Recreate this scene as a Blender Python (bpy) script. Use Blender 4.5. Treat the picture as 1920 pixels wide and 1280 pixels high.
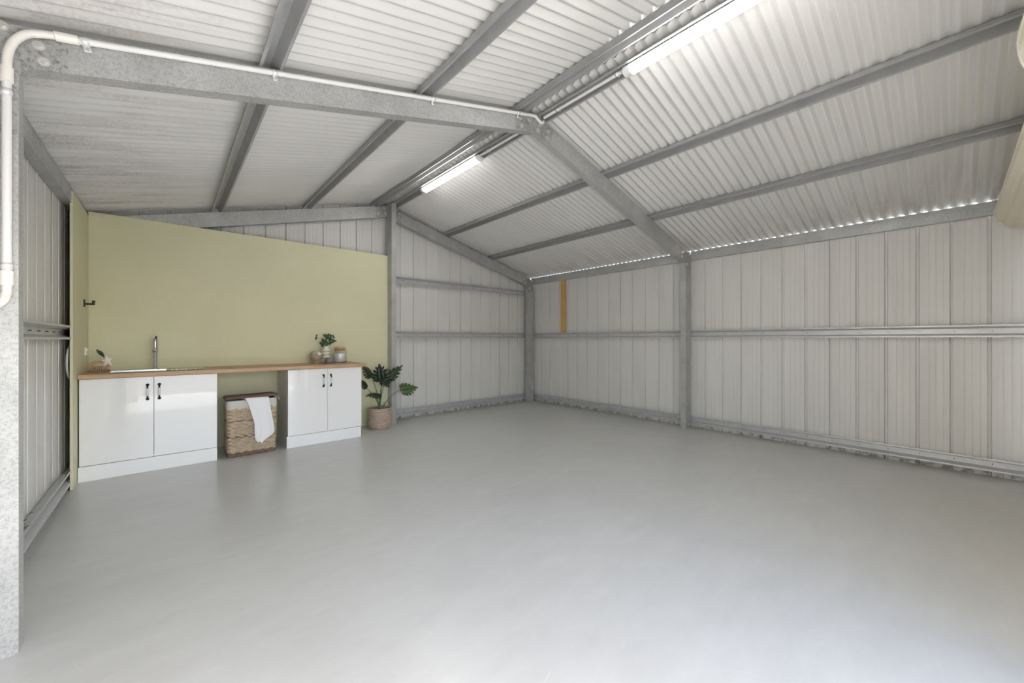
import bpy, bmesh, math, random
from mathutils import Vector, Matrix
random.seed(7)
scn = bpy.context.scene
for o in list(bpy.data.objects):
    bpy.data.objects.remove(o)
COL = scn.collection

# ------------------------------------------------------------------ camera, sky, sun, exposure
CAM_H = 1.2
cam_d = bpy.data.cameras.new('camera')
cam = bpy.data.objects.new('camera', cam_d)
COL.objects.link(cam)
cam.location = (0, 0, CAM_H)
cam.rotation_euler = (math.pi/2, 0, -0.7237)
cam_d.sensor_width = 36
cam_d.lens = 727.58*36/1920
cam_d.shift_y = -3.6/1920
cam_d.clip_start = 0.02
scn.camera = cam

SUN_ELEV = math.radians(41)
SUN_AZ = math.radians(50)          # from -y towards +x
w = bpy.data.worlds.new('sky')
scn.world = w
w.use_nodes = True
nt = w.node_tree
bg = nt.nodes['Background']
sky = nt.nodes.new('ShaderNodeTexSky')
sky.sky_type = 'NISHITA'
sky.sun_disc = False
sky.sun_elevation = SUN_ELEV
sky.sun_rotation = math.pi - SUN_AZ
sky.dust_density = 2.0
hs = nt.nodes.new('ShaderNodeHueSaturation')
hs.inputs['Saturation'].default_value = 0.8
nt.links.new(sky.outputs[0], hs.inputs['Color'])
nt.links.new(hs.outputs[0], bg.inputs[0])
bg.inputs[1].default_value = 0.175
sun_d = bpy.data.lights.new('sun', 'SUN')
sun_d.energy = 4.4
sun_d.angle = math.radians(0.8)
sun_d.color = (1.0, 0.975, 0.945)
sun = bpy.data.objects.new('sun', sun_d)
COL.objects.link(sun)
sdir = Vector((math.sin(SUN_AZ)*math.cos(SUN_ELEV), -math.cos(SUN_AZ)*math.cos(SUN_ELEV), math.sin(SUN_ELEV)))
sun.rotation_euler = sdir.to_track_quat('Z', 'Y').to_euler()
sun.location = (3, -12, 12)
LAMP_E = 6.5
scn.view_settings.view_transform = 'Standard'
scn.view_settings.look = 'None'
scn.view_settings.gamma = 1
scn.view_settings.use_curve_mapping = False
scn.view_settings.exposure = 2.8
scn.cycles.max_bounces = 16
scn.cycles.diffuse_bounces = 10

# ------------------------------------------------------------------ dimensions
XL, XR = -0.434, 5.205            # inner faces of the portal columns
XLO, XRO = -0.584, 5.355          # outer faces = girt planes
XLC, XRC = -0.645, 5.415          # cladding planes
Y2, YB, YG, YC = 2.365, 5.43, 5.494, 5.555   # mid frame, back frame, back girts, back cladding
YF = -0.70                        # front frame
XA = 2.375                        # ridge
T = 0.2647                        # tan of the roof pitch
ZRB = 2.986                       # underside of rafters at the ridge
ZRT = 3.141                       # top of rafters at the ridge
ZS = 3.204                        # underside of roof sheets at the ridge
PITCH = math.atan(T)
def roof(z0, x): return z0 - T*abs(x-XA)

# ------------------------------------------------------------------ materials
def mat(name, col, rough=0.5, metal=0.0, spec=0.5, coat=0.0):
    m = bpy.data.materials.new(name)
    m.use_nodes = True
    b = m.node_tree.nodes['Principled BSDF']
    b.inputs['Base Color'].default_value = (*col, 1)
    b.inputs['Roughness'].default_value = rough
    b.inputs['Metallic'].default_value = metal
    b.inputs['Specular IOR Level'].default_value = spec
    b.inputs['Coat Weight'].default_value = coat
    return m
def nodes(m):
    n = m.node_tree
    return n, n.nodes['Principled BSDF']
def N(n, t, **kw):
    x = n.nodes.new(t)
    for k, v in kw.items():
        setattr(x, k, v)
    return x
def world_pos(n, scale=(1, 1, 1)):
    g = N(n, 'ShaderNodeNewGeometry')
    mp = N(n, 'ShaderNodeMapping')
    mp.inputs['Scale'].default_value = scale
    n.links.new(g.outputs['Position'], mp.inputs['Vector'])
    return mp.outputs[0]
def noise(n, vec, scale, detail=4, rough=0.55):
    x = N(n, 'ShaderNodeTexNoise')
    x.inputs['Scale'].default_value = scale
    x.inputs['Detail'].default_value = detail
    x.inputs['Roughness'].default_value = rough
    n.links.new(vec, x.inputs['Vector'])
    return x.outputs['Fac']
def ramp(n, fac, stops):
    r = N(n, 'ShaderNodeValToRGB')
    e = r.color_ramp.elements
    while len(e) > len(stops):
        e.remove(e[-1])
    while len(e) < len(stops):
        e.new(0.5)
    for el, (p, c) in zip(e, stops):
        el.position = p
        el.color = (*c, 1) if len(c) == 3 else c
    n.links.new(fac, r.inputs[0])
    return r.outputs[0]
def mix(n, fac, a, b, mode='MIX'):
    x = N(n, 'ShaderNodeMix', data_type='RGBA', blend_type=mode)
    for val, s in ((fac, x.inputs[0]), (a, x.inputs[6]), (b, x.inputs[7])):
        if isinstance(val, bpy.types.NodeSocket):
            n.links.new(val, s)
        elif isinstance(val, (int, float)):
            s.default_value = val
        else:
            s.default_value = (*val, 1)
    return x.outputs[2]
def math_(n, op, a, b=0.0, clamp=False):
    x = N(n, 'ShaderNodeMath', operation=op, use_clamp=clamp)
    for val, s in ((a, x.inputs[0]), (b, x.inputs[1])):
        if isinstance(val, bpy.types.NodeSocket):
            n.links.new(val, s)
        else:
            s.default_value = val
    return x.outputs[0]
def bump(n, b, h, strength=0.2, dist=0.002):
    x = N(n, 'ShaderNodeBump')
    x.inputs['Strength'].default_value = strength
    x.inputs['Distance'].default_value = dist
    n.links.new(h, x.inputs['Height'])
    n.links.new(x.outputs[0], b.inputs['Normal'])
def g3(v): return (v, v, v)

def galv(name, lo, hi, rough, metal, spangle=90):
    m = mat(name, hi, rough, metal)
    n, b = nodes(m)
    p = world_pos(n)
    f = noise(n, p, spangle, 5, 0.7)
    c = ramp(n, f, [(0.34, lo), (0.52, hi), (0.75, tuple(min(1, x*1.12) for x in hi))])
    sp = noise(n, p, 330, 2, 0.5)
    spk = ramp(n, sp, [(0.30, g3(0.62)), (0.40, g3(1.0))])
    big = ramp(n, noise(n, p, 5, 3), [(0.3, g3(0.86)), (0.7, g3(1.08))])
    c = mix(n, 1.0, c, spk, 'MULTIPLY')
    c = mix(n, 1.0, c, big, 'MULTIPLY')
    n.links.new(c, b.inputs['Base Color'])
    n.links.new(ramp(n, f, [(0.3, g3(rough+0.1)), (0.7, g3(rough-0.08))]), b.inputs['Roughness'])
    return m
M_GALV = galv('galvanised_steel', (0.36, 0.365, 0.36), (0.48, 0.485, 0.48), 0.45, 0.3)
M_PLATE = galv('spangled_plate', (0.22, 0.22, 0.215), (0.44, 0.44, 0.43), 0.42, 0.4, 60)
M_GIRT = mat('rolled_zinc', (0.56, 0.565, 0.57), 0.4, 0.35)
n, b = nodes(M_GIRT)
n.links.new(ramp(n, noise(n, world_pos(n), 9, 3), [(0.3, (0.53, 0.535, 0.54)), (0.7, (0.60, 0.605, 0.61))]), b.inputs['Base Color'])

# underside of the roof: off-white, with dirt that gathers along the eaves and end laps
M_PURL = mat('purlin_zinc', (0.42, 0.422, 0.425), 0.4, 0.35)
n, b = nodes(M_PURL)
n.links.new(ramp(n, noise(n, world_pos(n), 9, 3), [(0.3, (0.38, 0.382, 0.385)), (0.7, (0.44, 0.443, 0.447))]), b.inputs['Base Color'])
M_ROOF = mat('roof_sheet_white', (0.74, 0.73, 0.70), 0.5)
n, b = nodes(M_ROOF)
p = world_pos(n)
speck = ramp(n, noise(n, p, 45, 3, 0.8), [(0.27, g3(1)), (0.31, g3(0))])
geo = N(n, 'ShaderNodeNewGeometry')
sx = N(n, 'ShaderNodeSeparateXYZ')
n.links.new(geo.outputs['Position'], sx.inputs[0])
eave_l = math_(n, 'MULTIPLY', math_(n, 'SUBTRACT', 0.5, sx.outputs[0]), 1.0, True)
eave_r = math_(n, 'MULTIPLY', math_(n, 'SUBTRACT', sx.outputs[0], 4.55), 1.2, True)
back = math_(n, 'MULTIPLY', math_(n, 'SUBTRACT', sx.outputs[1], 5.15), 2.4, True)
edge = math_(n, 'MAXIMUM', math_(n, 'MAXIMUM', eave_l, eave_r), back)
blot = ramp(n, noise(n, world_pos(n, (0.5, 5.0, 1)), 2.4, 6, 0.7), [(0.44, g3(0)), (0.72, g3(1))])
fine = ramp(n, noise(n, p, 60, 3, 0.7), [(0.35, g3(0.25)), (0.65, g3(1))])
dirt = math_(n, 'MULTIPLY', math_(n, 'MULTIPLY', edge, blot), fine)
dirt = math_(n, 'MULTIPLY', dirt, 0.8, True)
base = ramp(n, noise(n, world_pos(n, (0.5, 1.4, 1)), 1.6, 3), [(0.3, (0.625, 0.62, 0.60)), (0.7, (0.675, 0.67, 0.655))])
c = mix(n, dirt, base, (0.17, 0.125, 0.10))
c = mix(n, math_(n, 'MULTIPLY', speck, 0.45), c, (0.2, 0.18, 0.16))
n.links.new(c, b.inputs['Base Color'])

# wall cladding, grey backing coat
M_WALL = mat('wall_sheet_grey', (0.50, 0.49, 0.465), 0.42)
n, b = nodes(M_WALL)
c = ramp(n, noise(n, world_pos(n, (3, 3, 0.25)), 2.0, 3), [(0.3, (0.615, 0.605, 0.585)), (0.7, (0.67, 0.662, 0.642))])
scuff = ramp(n, noise(n, world_pos(n, (1, 1.6, 3)), 2.6, 6, 0.75), [(0.66, g3(0)), (0.78, g3(1))])
c = mix(n, math_(n, 'MULTIPLY', scuff, 0.22), c, (0.30, 0.28, 0.25))
geo = N(n, 'ShaderNodeNewGeometry')
sx = N(n, 'ShaderNodeSeparateXYZ')
n.links.new(geo.outputs['Position'], sx.inputs[0])
low = math_(n, 'MULTIPLY', math_(n, 'SUBTRACT', 0.09, sx.outputs[2]), 14, True)
mud = ramp(n, noise(n, world_pos(n), 14, 5, 0.7), [(0.45, g3(0)), (0.62, g3(1))])
c = mix(n, math_(n, 'MULTIPLY', math_(n, 'MULTIPLY', low, mud), 0.75), c, (0.12, 0.10, 0.08))
n.links.new(c, b.inputs['Base Color'])

# painted concrete floor
M_FLOOR = mat('floor_paint', (0.55, 0.55, 0.53), 0.3)
n, b = nodes(M_FLOOR)
big = noise(n, world_pos(n, (1, 1, 1)), 1.1, 4, 0.6)
strk = noise(n, world_pos(n, (1.5, 4, 1)), 2.2, 6, 0.68)
c = ramp(n, big, [(0.25, (0.515, 0.515, 0.503)), (0.75, (0.56, 0.56, 0.552))])
c2 = ramp(n, strk, [(0.3, g3(0.955)), (0.7, g3(1.045))])
c = mix(n, 1.0, c, c2, 'MULTIPLY')
def scratches(rot, sc, thr):
    mp = N(n, 'ShaderNodeMapping')
    g = N(n, 'ShaderNodeNewGeometry')
    mp.inputs['Rotation'].default_value = (0, 0, rot)
    n.links.new(g.outputs['Position'], mp.inputs[0])
    mp2 = N(n, 'ShaderNodeMapping')
    mp2.inputs['Scale'].default_value = (2.6, 60, 1)
    n.links.new(mp.outputs[0], mp2.inputs[0])
    a = noise(n, mp2.outputs[0], sc, 1, 0.4)
    return ramp(n, a, [(thr, g3(0)), (thr+0.03, g3(1))])
scr = math_(n, 'MAXIMUM', scratches(0.5, 2.3, 0.735), scratches(-0.35, 2.6, 0.74))
scr = math_(n, 'MAXIMUM', scr, scratches(1.2, 2.1, 0.745))
gate = ramp(n, noise(n, world_pos(n), 0.9, 2), [(0.42, g3(0)), (0.6, g3(1))])
scr = math_(n, 'MULTIPLY', scr, gate)
c = mix(n, math_(n, 'MULTIPLY', scr, 0.4), c, (0.70, 0.70, 0.69))
geo = N(n, 'ShaderNodeNewGeometry')
sx = N(n, 'ShaderNodeSeparateXYZ')
n.links.new(geo.outputs['Position'], sx.inputs[0])
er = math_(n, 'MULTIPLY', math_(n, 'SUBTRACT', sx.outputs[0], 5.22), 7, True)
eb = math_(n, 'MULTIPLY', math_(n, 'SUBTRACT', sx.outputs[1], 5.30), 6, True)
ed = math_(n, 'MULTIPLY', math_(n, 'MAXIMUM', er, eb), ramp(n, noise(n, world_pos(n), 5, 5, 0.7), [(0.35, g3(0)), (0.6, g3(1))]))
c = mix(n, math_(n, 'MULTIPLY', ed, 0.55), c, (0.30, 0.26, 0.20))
n.links.new(c, b.inputs['Base Color'])
b.inputs['Roughness'].default_value = 0.29
bump(n, b, noise(n, world_pos(n), 26, 3, 0.6), 0.06, 0.002)

# green painted fibre-cement
M_GREEN = mat('sage_green_paint', (0.40, 0.40, 0.265), 0.55)
n, b = nodes(M_GREEN)
p = world_pos(n)
c = ramp(n, noise(n, p, 1.5, 4), [(0.3, (0.63, 0.61, 0.415)), (0.7, (0.68, 0.658, 0.462))])
wv = noise(n, world_pos(n, (60, 60, 9)), 6, 3, 0.7)
c = mix(n, 1.0, c, ramp(n, wv, [(0.3, g3(0.95)), (0.7, g3(1.04))]), 'MULTIPLY')
n.links.new(c, b.inputs['Base Color'])
bump(n, b, wv, 0.12, 0.002)

M_GLOSS = mat('white_gloss_laminate', (0.86, 0.86, 0.875), 0.008, 0, 0.5)
M_CARC = mat('white_carcass_board', (0.72, 0.72, 0.71), 0.4)
M_KICK = mat('white_kickboard', (0.87, 0.87, 0.885), 0.3)
M_BLACK = mat('black_metal', (0.018, 0.017, 0.018), 0.4, 0.2)
M_CHINA = mat('white_ceramic', (0.80, 0.79, 0.77), 0.2)
M_CHROME = mat('chrome', (0.62, 0.62, 0.64), 0.12, 1.0)
M_STEEL = mat('stainless_steel', (0.60, 0.60, 0.60), 0.25, 1.0)
M_ZINCB = mat('zinc_bolt', (0.66, 0.655, 0.63), 0.3, 0.6)
M_SADDLE = mat('bright_saddle', (0.88, 0.88, 0.88), 0.25, 0.35)
M_PVC = mat('pvc_conduit_white', (0.74, 0.735, 0.73), 0.4)
M_PVCC = mat('pvc_coupler_cream', (0.80, 0.77, 0.72), 0.4)
M_LEAD = mat('lamp_housing_white', (0.83, 0.83, 0.83), 0.4)

def timber(name, a, bcol, cc, scale):
    m = mat(name, a, 0.45)
    n, b = nodes(m)
    gr = noise(n, world_pos(n, scale), 4.0, 6, 0.65)
    c = ramp(n, gr, [(0.28, cc), (0.48, a), (0.7, bcol)])
    kn = ramp(n, noise(n, world_pos(n, (2.2, 2.2, 9)), 2.8, 2), [(0.74, g3(0)), (0.80, g3(1))])
    c = mix(n, math_(n, 'MULTIPLY', kn, 0.55), c, tuple(x*0.35 for x in a))
    n.links.new(c, b.inputs['Base Color'])
    return m
M_BENCH = timber('oak_benchtop', (0.47, 0.30, 0.175), (0.56, 0.38, 0.235), (0.37, 0.225, 0.125), (1.2, 16, 16))
M_PINE = timber('raw_pine', (0.58, 0.36, 0.11), (0.66, 0.43, 0.15), (0.48, 0.28, 0.08), (14, 14, 0.9))
M_LIDW = timber('jar_lid_wood', (0.50, 0.29, 0.12), (0.58, 0.36, 0.17), (0.42, 0.23, 0.09), (6, 30, 6))
M_BRUSH = timber('brush_wood', (0.42, 0.24, 0.12), (0.50, 0.31, 0.17), (0.32, 0.17, 0.08), (14, 14, 30))
M_BRISTLE = mat('bristle_tan', (0.50, 0.36, 0.22), 0.8)
M_DARKW = mat('dark_wood', (0.20, 0.105, 0.05), 0.5)

def wicker(name, a, d, sc=22):
    m = mat(name, a, 0.65)
    n, b = nodes(m)
    c = ramp(n, noise(n, world_pos(n, (1, 1, 2.2)), sc, 4, 0.7), [(0.3, d), (0.6, a), (0.8, tuple(min(1, x*1.25) for x in a))])
    n.links.new(c, b.inputs['Base Color'])
    return m
M_WICK = wicker('wicker_tan', (0.58, 0.475, 0.345), (0.36, 0.275, 0.185))
M_WICKD = wicker('wicker_dark', (0.18, 0.115, 0.08), (0.09, 0.055, 0.04))
M_WICKB = wicker('wicker_rim', (0.25, 0.17, 0.12), (0.13, 0.085, 0.06))
M_ROPE = wicker('seagrass_rope', (0.52, 0.42, 0.34), (0.34, 0.25, 0.19), 30)
M_LINEN = mat('linen_liner', (0.60, 0.575, 0.545), 0.85)
M_TOWEL = mat('white_towelling', (0.86, 0.86, 0.89), 0.9)
n, b = nodes(M_TOWEL)
bump(n, b, noise(n, world_pos(n), 350, 2), 0.5, 0.003)
def leafmat(name, a, d):
    m = mat(name, a, 0.35)
    n, b = nodes(m)
    n.links.new(ramp(n, noise(n, world_pos(n), 25, 3), [(0.3, d), (0.7, a)]), b.inputs['Base Color'])
    return m
M_LEAF = leafmat('leaf_dark', (0.022, 0.042, 0.020), (0.012, 0.022, 0.012))
M_LEAFL = leafmat('leaf_light', (0.085, 0.15, 0.045), (0.05, 0.10, 0.03))
M_LEAFM = leafmat('leaf_mid', (0.045, 0.085, 0.028), (0.02, 0.04, 0.016))
M_STEM = mat('stem_green', (0.07, 0.15, 0.075), 0.45)
M_SOIL = mat('soil', (0.06, 0.04, 0.03), 0.9)
M_BOWL = mat('bowl_stoneware', (0.40, 0.315, 0.26), 0.45)
M_VASE = mat('vase_cream', (0.72, 0.69, 0.60), 0.45)
M_DOME = mat('pot_grey', (0.20, 0.19, 0.205), 0.35)
M_POWDER = mat('white_powder', (0.95, 0.95, 0.95), 0.8)
M_BALL = mat('pale_ball', (0.55, 0.52, 0.45), 0.6)
M_SHELL = mat('pale_shell', (0.78, 0.74, 0.66), 0.5)
M_CREAM = mat('roller_cream', (0.76, 0.69, 0.54), 0.4)
M_DISC = mat('drum_wheel', (0.62, 0.60, 0.56), 0.45)
M_BALLD = mat('grey_ball', (0.36, 0.33, 0.29), 0.7)
M_GLASS = mat('jar_glass', (1, 1, 1), 0.02)
nodes(M_GLASS)[1].inputs['Transmission Weight'].default_value = 1.0
nodes(M_GLASS)[1].inputs['IOR'].default_value = 1.45
M_EMIT = mat('lamp_diffuser', (0.9, 0.9, 0.9), 0.4)
nodes(M_EMIT)[1].inputs['Emission Color'].default_value = (1, 0.985, 0.96, 1)
nodes(M_EMIT)[1].inputs['Emission Strength'].default_value = LAMP_E
M_DRIVE = mat('driveway_concrete', (0.60, 0.59, 0.57), 0.85)
M_GRAVEL = mat('gravel_yard', (0.24, 0.235, 0.225), 0.95)

# ------------------------------------------------------------------ helpers
def link(name, me, m, parent=None):
    o = bpy.data.objects.new(name, me)
    COL.objects.link(o)
    if m is not None:
        me.materials.append(m)
    if parent is not None:
        o.parent = parent
        o.matrix_parent_inverse = Matrix.Translation(-parent.location) if parent.type == 'EMPTY' or True else Matrix()
    return o
def mesh_obj(name, verts, faces, m, parent=None, smooth=False, angle=35):
    me = bpy.data.meshes.new(name)
    me.from_pydata([tuple(v) for v in verts], [], faces)
    bm = bmesh.new()
    bm.from_mesh(me)
    bmesh.ops.recalc_face_normals(bm, faces=bm.faces)
    bm.to_mesh(me)
    bm.free()
    if smooth:
        me.polygons.foreach_set('use_smooth', [True]*len(me.polygons))
        me.set_sharp_from_angle(angle=math.radians(angle))
    me.update()
    return link(name, me, m, parent)
def tag(o, label, cat, group=None, kind=None):
    if label: o['label'] = label
    if cat: o['category'] = cat
    if group: o['group'] = group
    if kind: o['kind'] = kind
    return o
def thing(name, loc, label, cat, group=None):
    o = bpy.data.objects.new(name, None)
    o.empty_display_size = 0.1
    COL.objects.link(o)
    o.location = loc
    return tag(o, label, cat, group)
def structure(name):
    o = bpy.data.objects.new(name, None)
    COL.objects.link(o)
    o['kind'] = 'structure'
    return o
class MB:
    """collects solids into one mesh"""
    def __init__(s): s.v = []; s.f = []
    def add(s, v, f):
        k = len(s.v)
        s.v += [tuple(x) for x in v]
        s.f += [tuple(i+k for i in q) for q in f]
        return s
    def box(s, x0, x1, y0, y1, z0, z1):
        return s.add([(x, y, z) for z in (z0, z1) for y in (y0, y1) for x in (x0, x1)],
                     [(0, 1, 3, 2), (4, 6, 7, 5), (0, 4, 5, 1), (2, 3, 7, 6), (0, 2, 6, 4), (1, 5, 7, 3)])
    def prism(s, poly, axis_fn, a, b_):
        k = len(poly)
        v = [axis_fn(p, a) for p in poly] + [axis_fn(p, b_) for p in poly]
        f = [tuple(range(k)), tuple(range(k, 2*k))] + [(i, (i+1) % k, k+(i+1) % k, k+i) for i in range(k)]
        return s.add(v, f)
    def tube(s, pts, r, seg=10, caps=True):
        pts = [Vector(p) for p in pts]
        rs = r if isinstance(r, (list, tuple)) else [r]*len(pts)
        t0 = (pts[1]-pts[0]).normalized()
        up = Vector((0, 0, 1)) if abs(t0.z) < 0.9 else Vector((1, 0, 0))
        nrm = t0.cross(up).normalized()
        v, f = [], []
        for i, p in enumerate(pts):
            if i == 0: t = pts[1]-pts[0]
            elif i == len(pts)-1: t = pts[-1]-pts[-2]
            else: t = (pts[i+1]-pts[i]).normalized()+(pts[i]-pts[i-1]).normalized()
            t.normalize()
            nrm = (nrm - t*nrm.dot(t)).normalized()
            bn = t.cross(nrm)
            for k in range(seg):
                a = 2*math.pi*k/seg
                v.append(p + (nrm*math.cos(a)+bn*math.sin(a))*rs[i])
        for i in range(len(pts)-1):
            for k in range(seg):
                k2 = (k+1) % seg
                f.append((i*seg+k, i*seg+k2, (i+1)*seg+k2, (i+1)*seg+k))
        if caps:
            f.append(tuple(range(seg)))
            f.append(tuple(range((len(pts)-1)*seg, len(pts)*seg)))
        return s.add(v, f)
    def lathe(s, prof, c=(0, 0, 0), seg=28):
        v, f = [], []
        for (r, z) in prof:
            for k in range(seg):
                a = 2*math.pi*k/seg
                v.append((c[0]+r*math.cos(a), c[1]+r*math.sin(a), c[2]+z))
        for i in range(len(prof)-1):
            for k in range(seg):
                k2 = (k+1) % seg
                f.append((i*seg+k, i*seg+k2, (i+1)*seg+k2, (i+1)*seg+k))
        f.append(tuple(range(seg)))
        f.append(tuple(range((len(prof)-1)*seg, len(prof)*seg)))
        return s.add(v, f)
    def build(s, name, m, parent=None, smooth=False, angle=35):
        return mesh_obj(name, s.v, s.f, m, parent, smooth, angle)
def bevel(o, wd=0.003, seg=2):
    md = o.modifiers.new('bevel', 'BEVEL')
    md.width = wd
    md.segments = seg
    md.limit_method = 'ANGLE'
    md.angle_limit = math.radians(40)
    return o
def offset_poly(pts, t):
    """thin closed section from an open polyline"""
    P_ = [Vector((a, b_)) for a, b_ in pts]
    out = []
    for i, p in enumerate(P_):
        ds = []
        if i > 0: ds.append((P_[i]-P_[i-1]).normalized())
        if i < len(P_)-1: ds.append((P_[i+1]-P_[i]).normalized())
        ns = [Vector((-d.y, d.x)) for d in ds]
        nn = sum(ns, Vector((0, 0)))
        nn.normalize()
        k = 1/max(0.3, nn.dot(ns[0]))
        out.append(p + nn*t*k)
    return [tuple(p) for p in P_] + [tuple(p) for p in reversed(out)]
def section(pts, t, p0, p1, U, V):
    """extrude a thin section (a along U, b along V) from p0 to p1 as strips with end caps"""
    poly = offset_poly(pts, t)
    k = len(poly)
    p0, p1, U, V = Vector(p0), Vector(p1), Vector(U), Vector(V)
    v = [p0+U*a+V*b_ for a, b_ in poly] + [p1+U*a+V*b_ for a, b_ in poly]
    f = [(i, (i+1) % k, k+(i+1) % k, k+i) for i in range(k)]
    h = k//2
    for e in (0, k):
        f += [(e+i, e+i+1, e+k-2-i, e+k-1-i) for i in range(h-1)]
    return v, f
def hexbolt(name, c, nrm, parent, r=0.011, h=0.010, m=None, washer=True):
    c, nrm = Vector(c), Vector(nrm).normalized()
    u = nrm.orthogonal().normalized()
    w_ = nrm.cross(u)
    mb = MB()
    if washer:
        mb.prism([(math.cos(2*math.pi*i/14), math.sin(2*math.pi*i/14)) for i in range(14)],
                 lambda p, t: c+(u*p[0]+w_*p[1])*r*1.55+nrm*t, 0, 0.003)
    mb.prism([(math.cos(math.pi*i/3), math.sin(math.pi*i/3)) for i in range(6)],
             lambda p, t: c+(u*p[0]+w_*p[1])*r+nrm*t, 0.003 if washer else 0, 0.003+h)
    return mb.build(name, m or M_ZINCB, parent)

# ------------------------------------------------------------------ floor and ground outside
floor = MB().box(XLC-0.06, XRC+0.06, YF-0.05, YC+0.06, -0.12, 0).build('floor', M_FLOOR)
floor['kind'] = 'structure'
drive = MB().box(-6, 12, -1.75, YF-0.052, -0.16, -0.012).build('driveway', M_DRIVE)
tag(drive, 'plain concrete apron outside the open roller doorway', 'driveway', kind='structure')
yard = MB().box(-40, 45, -60, -1.752, -0.2, -0.03).build('yard', M_GRAVEL)
tag(yard, 'grey gravel yard beyond the concrete apron', 'yard', kind='structure')

# ------------------------------------------------------------------ wall cladding: one mesh per sheet
RIB = 0.2194
def wall_profile(n_rib):
    """inside line of one sheet: (along, outward)"""
    pts = [(0, 0)]
    for i in range(n_rib):
        o = i*RIB
        pts += [(o+0.006, 0), (o+0.013, 0.019), (o+0.027, 0.019), (o+0.034, 0)]
        for q in (0.072, 0.118, 0.164):
            pts += [(o+q-0.005, 0), (o+q-0.0015, 0.0016), (o+q+0.0015, 0.0016), (o+q+0.005, 0)]
    pts += [(n_rib*RIB+0.012, 0)]
    return pts
def wall_sheets(parent, start, count, to3d, top_fn, lo, hi, z0=-0.004):
    prof = wall_profile(4)
    for i in range(count):
        a0 = start+i*4*RIB
        pts = [(min(max(a0+a, lo), hi), d) for a, d in prof]
        pts = [q for j, q in enumerate(pts) if j == 0 or q[0] - pts[j-1][0] > 1e-5]
        if len(pts) < 2: continue
        lap = 0.0012*(i % 2)
        v, f = [], []
        k = len(pts)
        for th_ in (0, 0.0012):
            for a, d in pts:
                x, y = to3d(a, d+th_+lap)
                v.append((x, y, z0))
            for a, d in pts:
                x, y = to3d(a, d+th_+lap)
                v.append((x, y, top_fn(a)))
        for s_ in (0, 2*k):
            f += [(s_+j, s_+j+1, s_+k+j+1, s_+k+j) for j in range(k-1)]
        mesh_obj('wall_sheet', v, f, M_WALL, parent)
wr = structure('wall_right')
wall_sheets(wr, -0.902, 8, lambda a, d: (XRC+d, a), lambda a: 2.385, YF-0.04, YC)
wl = structure('wall_left')
wall_sheets(wl, -0.902, 8, lambda a, d: (XLC-d, a), lambda a: 2.385, YF-0.04, YC)
wb = structure('wall_back')
wall_sheets(wb, -0.68, 7, lambda a, d: (a, YC+d), lambda a: roof(ZS, a)+0.016, XLC, XRC)
# front wall with the two door openings
mb = MB()
def zx(x): return roof(ZS, x)+0.018
YFa, YFb = YF-0.03, YF
mb.box(XLC-0.02, -0.45, YFa, YFb, 0, 2.10)
mb.box(2.24, 2.56, YFa, YFb, 0, 2.10)
mb.box(2.24, 2.40, YFb, -0.476, 0, 2.02)
mb.box(5.08, XRC+0.02, YFa, YFb, 0, 2.10)
mb.prism([(XLC-0.02, 2.10), (XRC+0.02, 2.10), (XRC+0.02, zx(XRC)), (XA, zx(XA)), (XLC-0.02, zx(XLC))],
         lambda p, t: (p[0], t, p[1]), YFa, YFb)
wf = mb.build('wall_front', M_WALL)
wf['kind'] = 'structure'

# ------------------------------------------------------------------ corrugated roof, one mesh per sheet
ceil = structure('ceiling')
CP, CA = 0.0770, 0.0108
def roof_sheet(side, i):
    y0 = -0.80+i*10*CP
    seg = 12
    ys = [y0+CP*(-0.25)+k*CP/seg for k in range(int(11.0*seg)+1)]
    ys = [y for y in ys if y < 5.63]
    xs = (XA+0.005, 5.412) if side > 0 else (XA-0.005, -0.705)
    cz = 1/math.cos(PITCH)
    lap = 0.0016*(i % 2)
    v, f = [], []
    for th_ in (0, 0.0008):
        for x in xs:
            for y in ys:
                v.append((x, y, roof(ZS, x)+(CA*1.111-CA*(math.cos(2*math.pi*(y+0.80)/CP)+math.cos(6*math.pi*(y+0.80)/CP)/9)+th_+lap)*cz))
    k = len(ys)
    for s_ in (0, 2*k):
        f += [(s_+j, s_+j+1, s_+k+j+1, s_+k+j) for j in range(k-1)]
    f += [(0, k, 3*k, 2*k), (k-1, 2*k-1, 4*k-1, 3*k-1)]
    mesh_obj('roof_sheet', v, f, M_ROOF, ceil, True, 50)
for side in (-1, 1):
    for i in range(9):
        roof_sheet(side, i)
# ridge cap
mb = MB()
zc = ZS+0.022
mb.prism([(XA-0.2, zc-0.2*T), (XA, zc), (XA+0.2, zc-0.2*T), (XA+0.2, zc-0.2*T+0.002), (XA, zc+0.002), (XA-0.2, zc-0.2*T+0.002)],
         lambda p, t: (p[0], t, p[1]), -0.82, 5.65)
mb.build('ridge_cap', M_ROOF, ceil)

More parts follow.
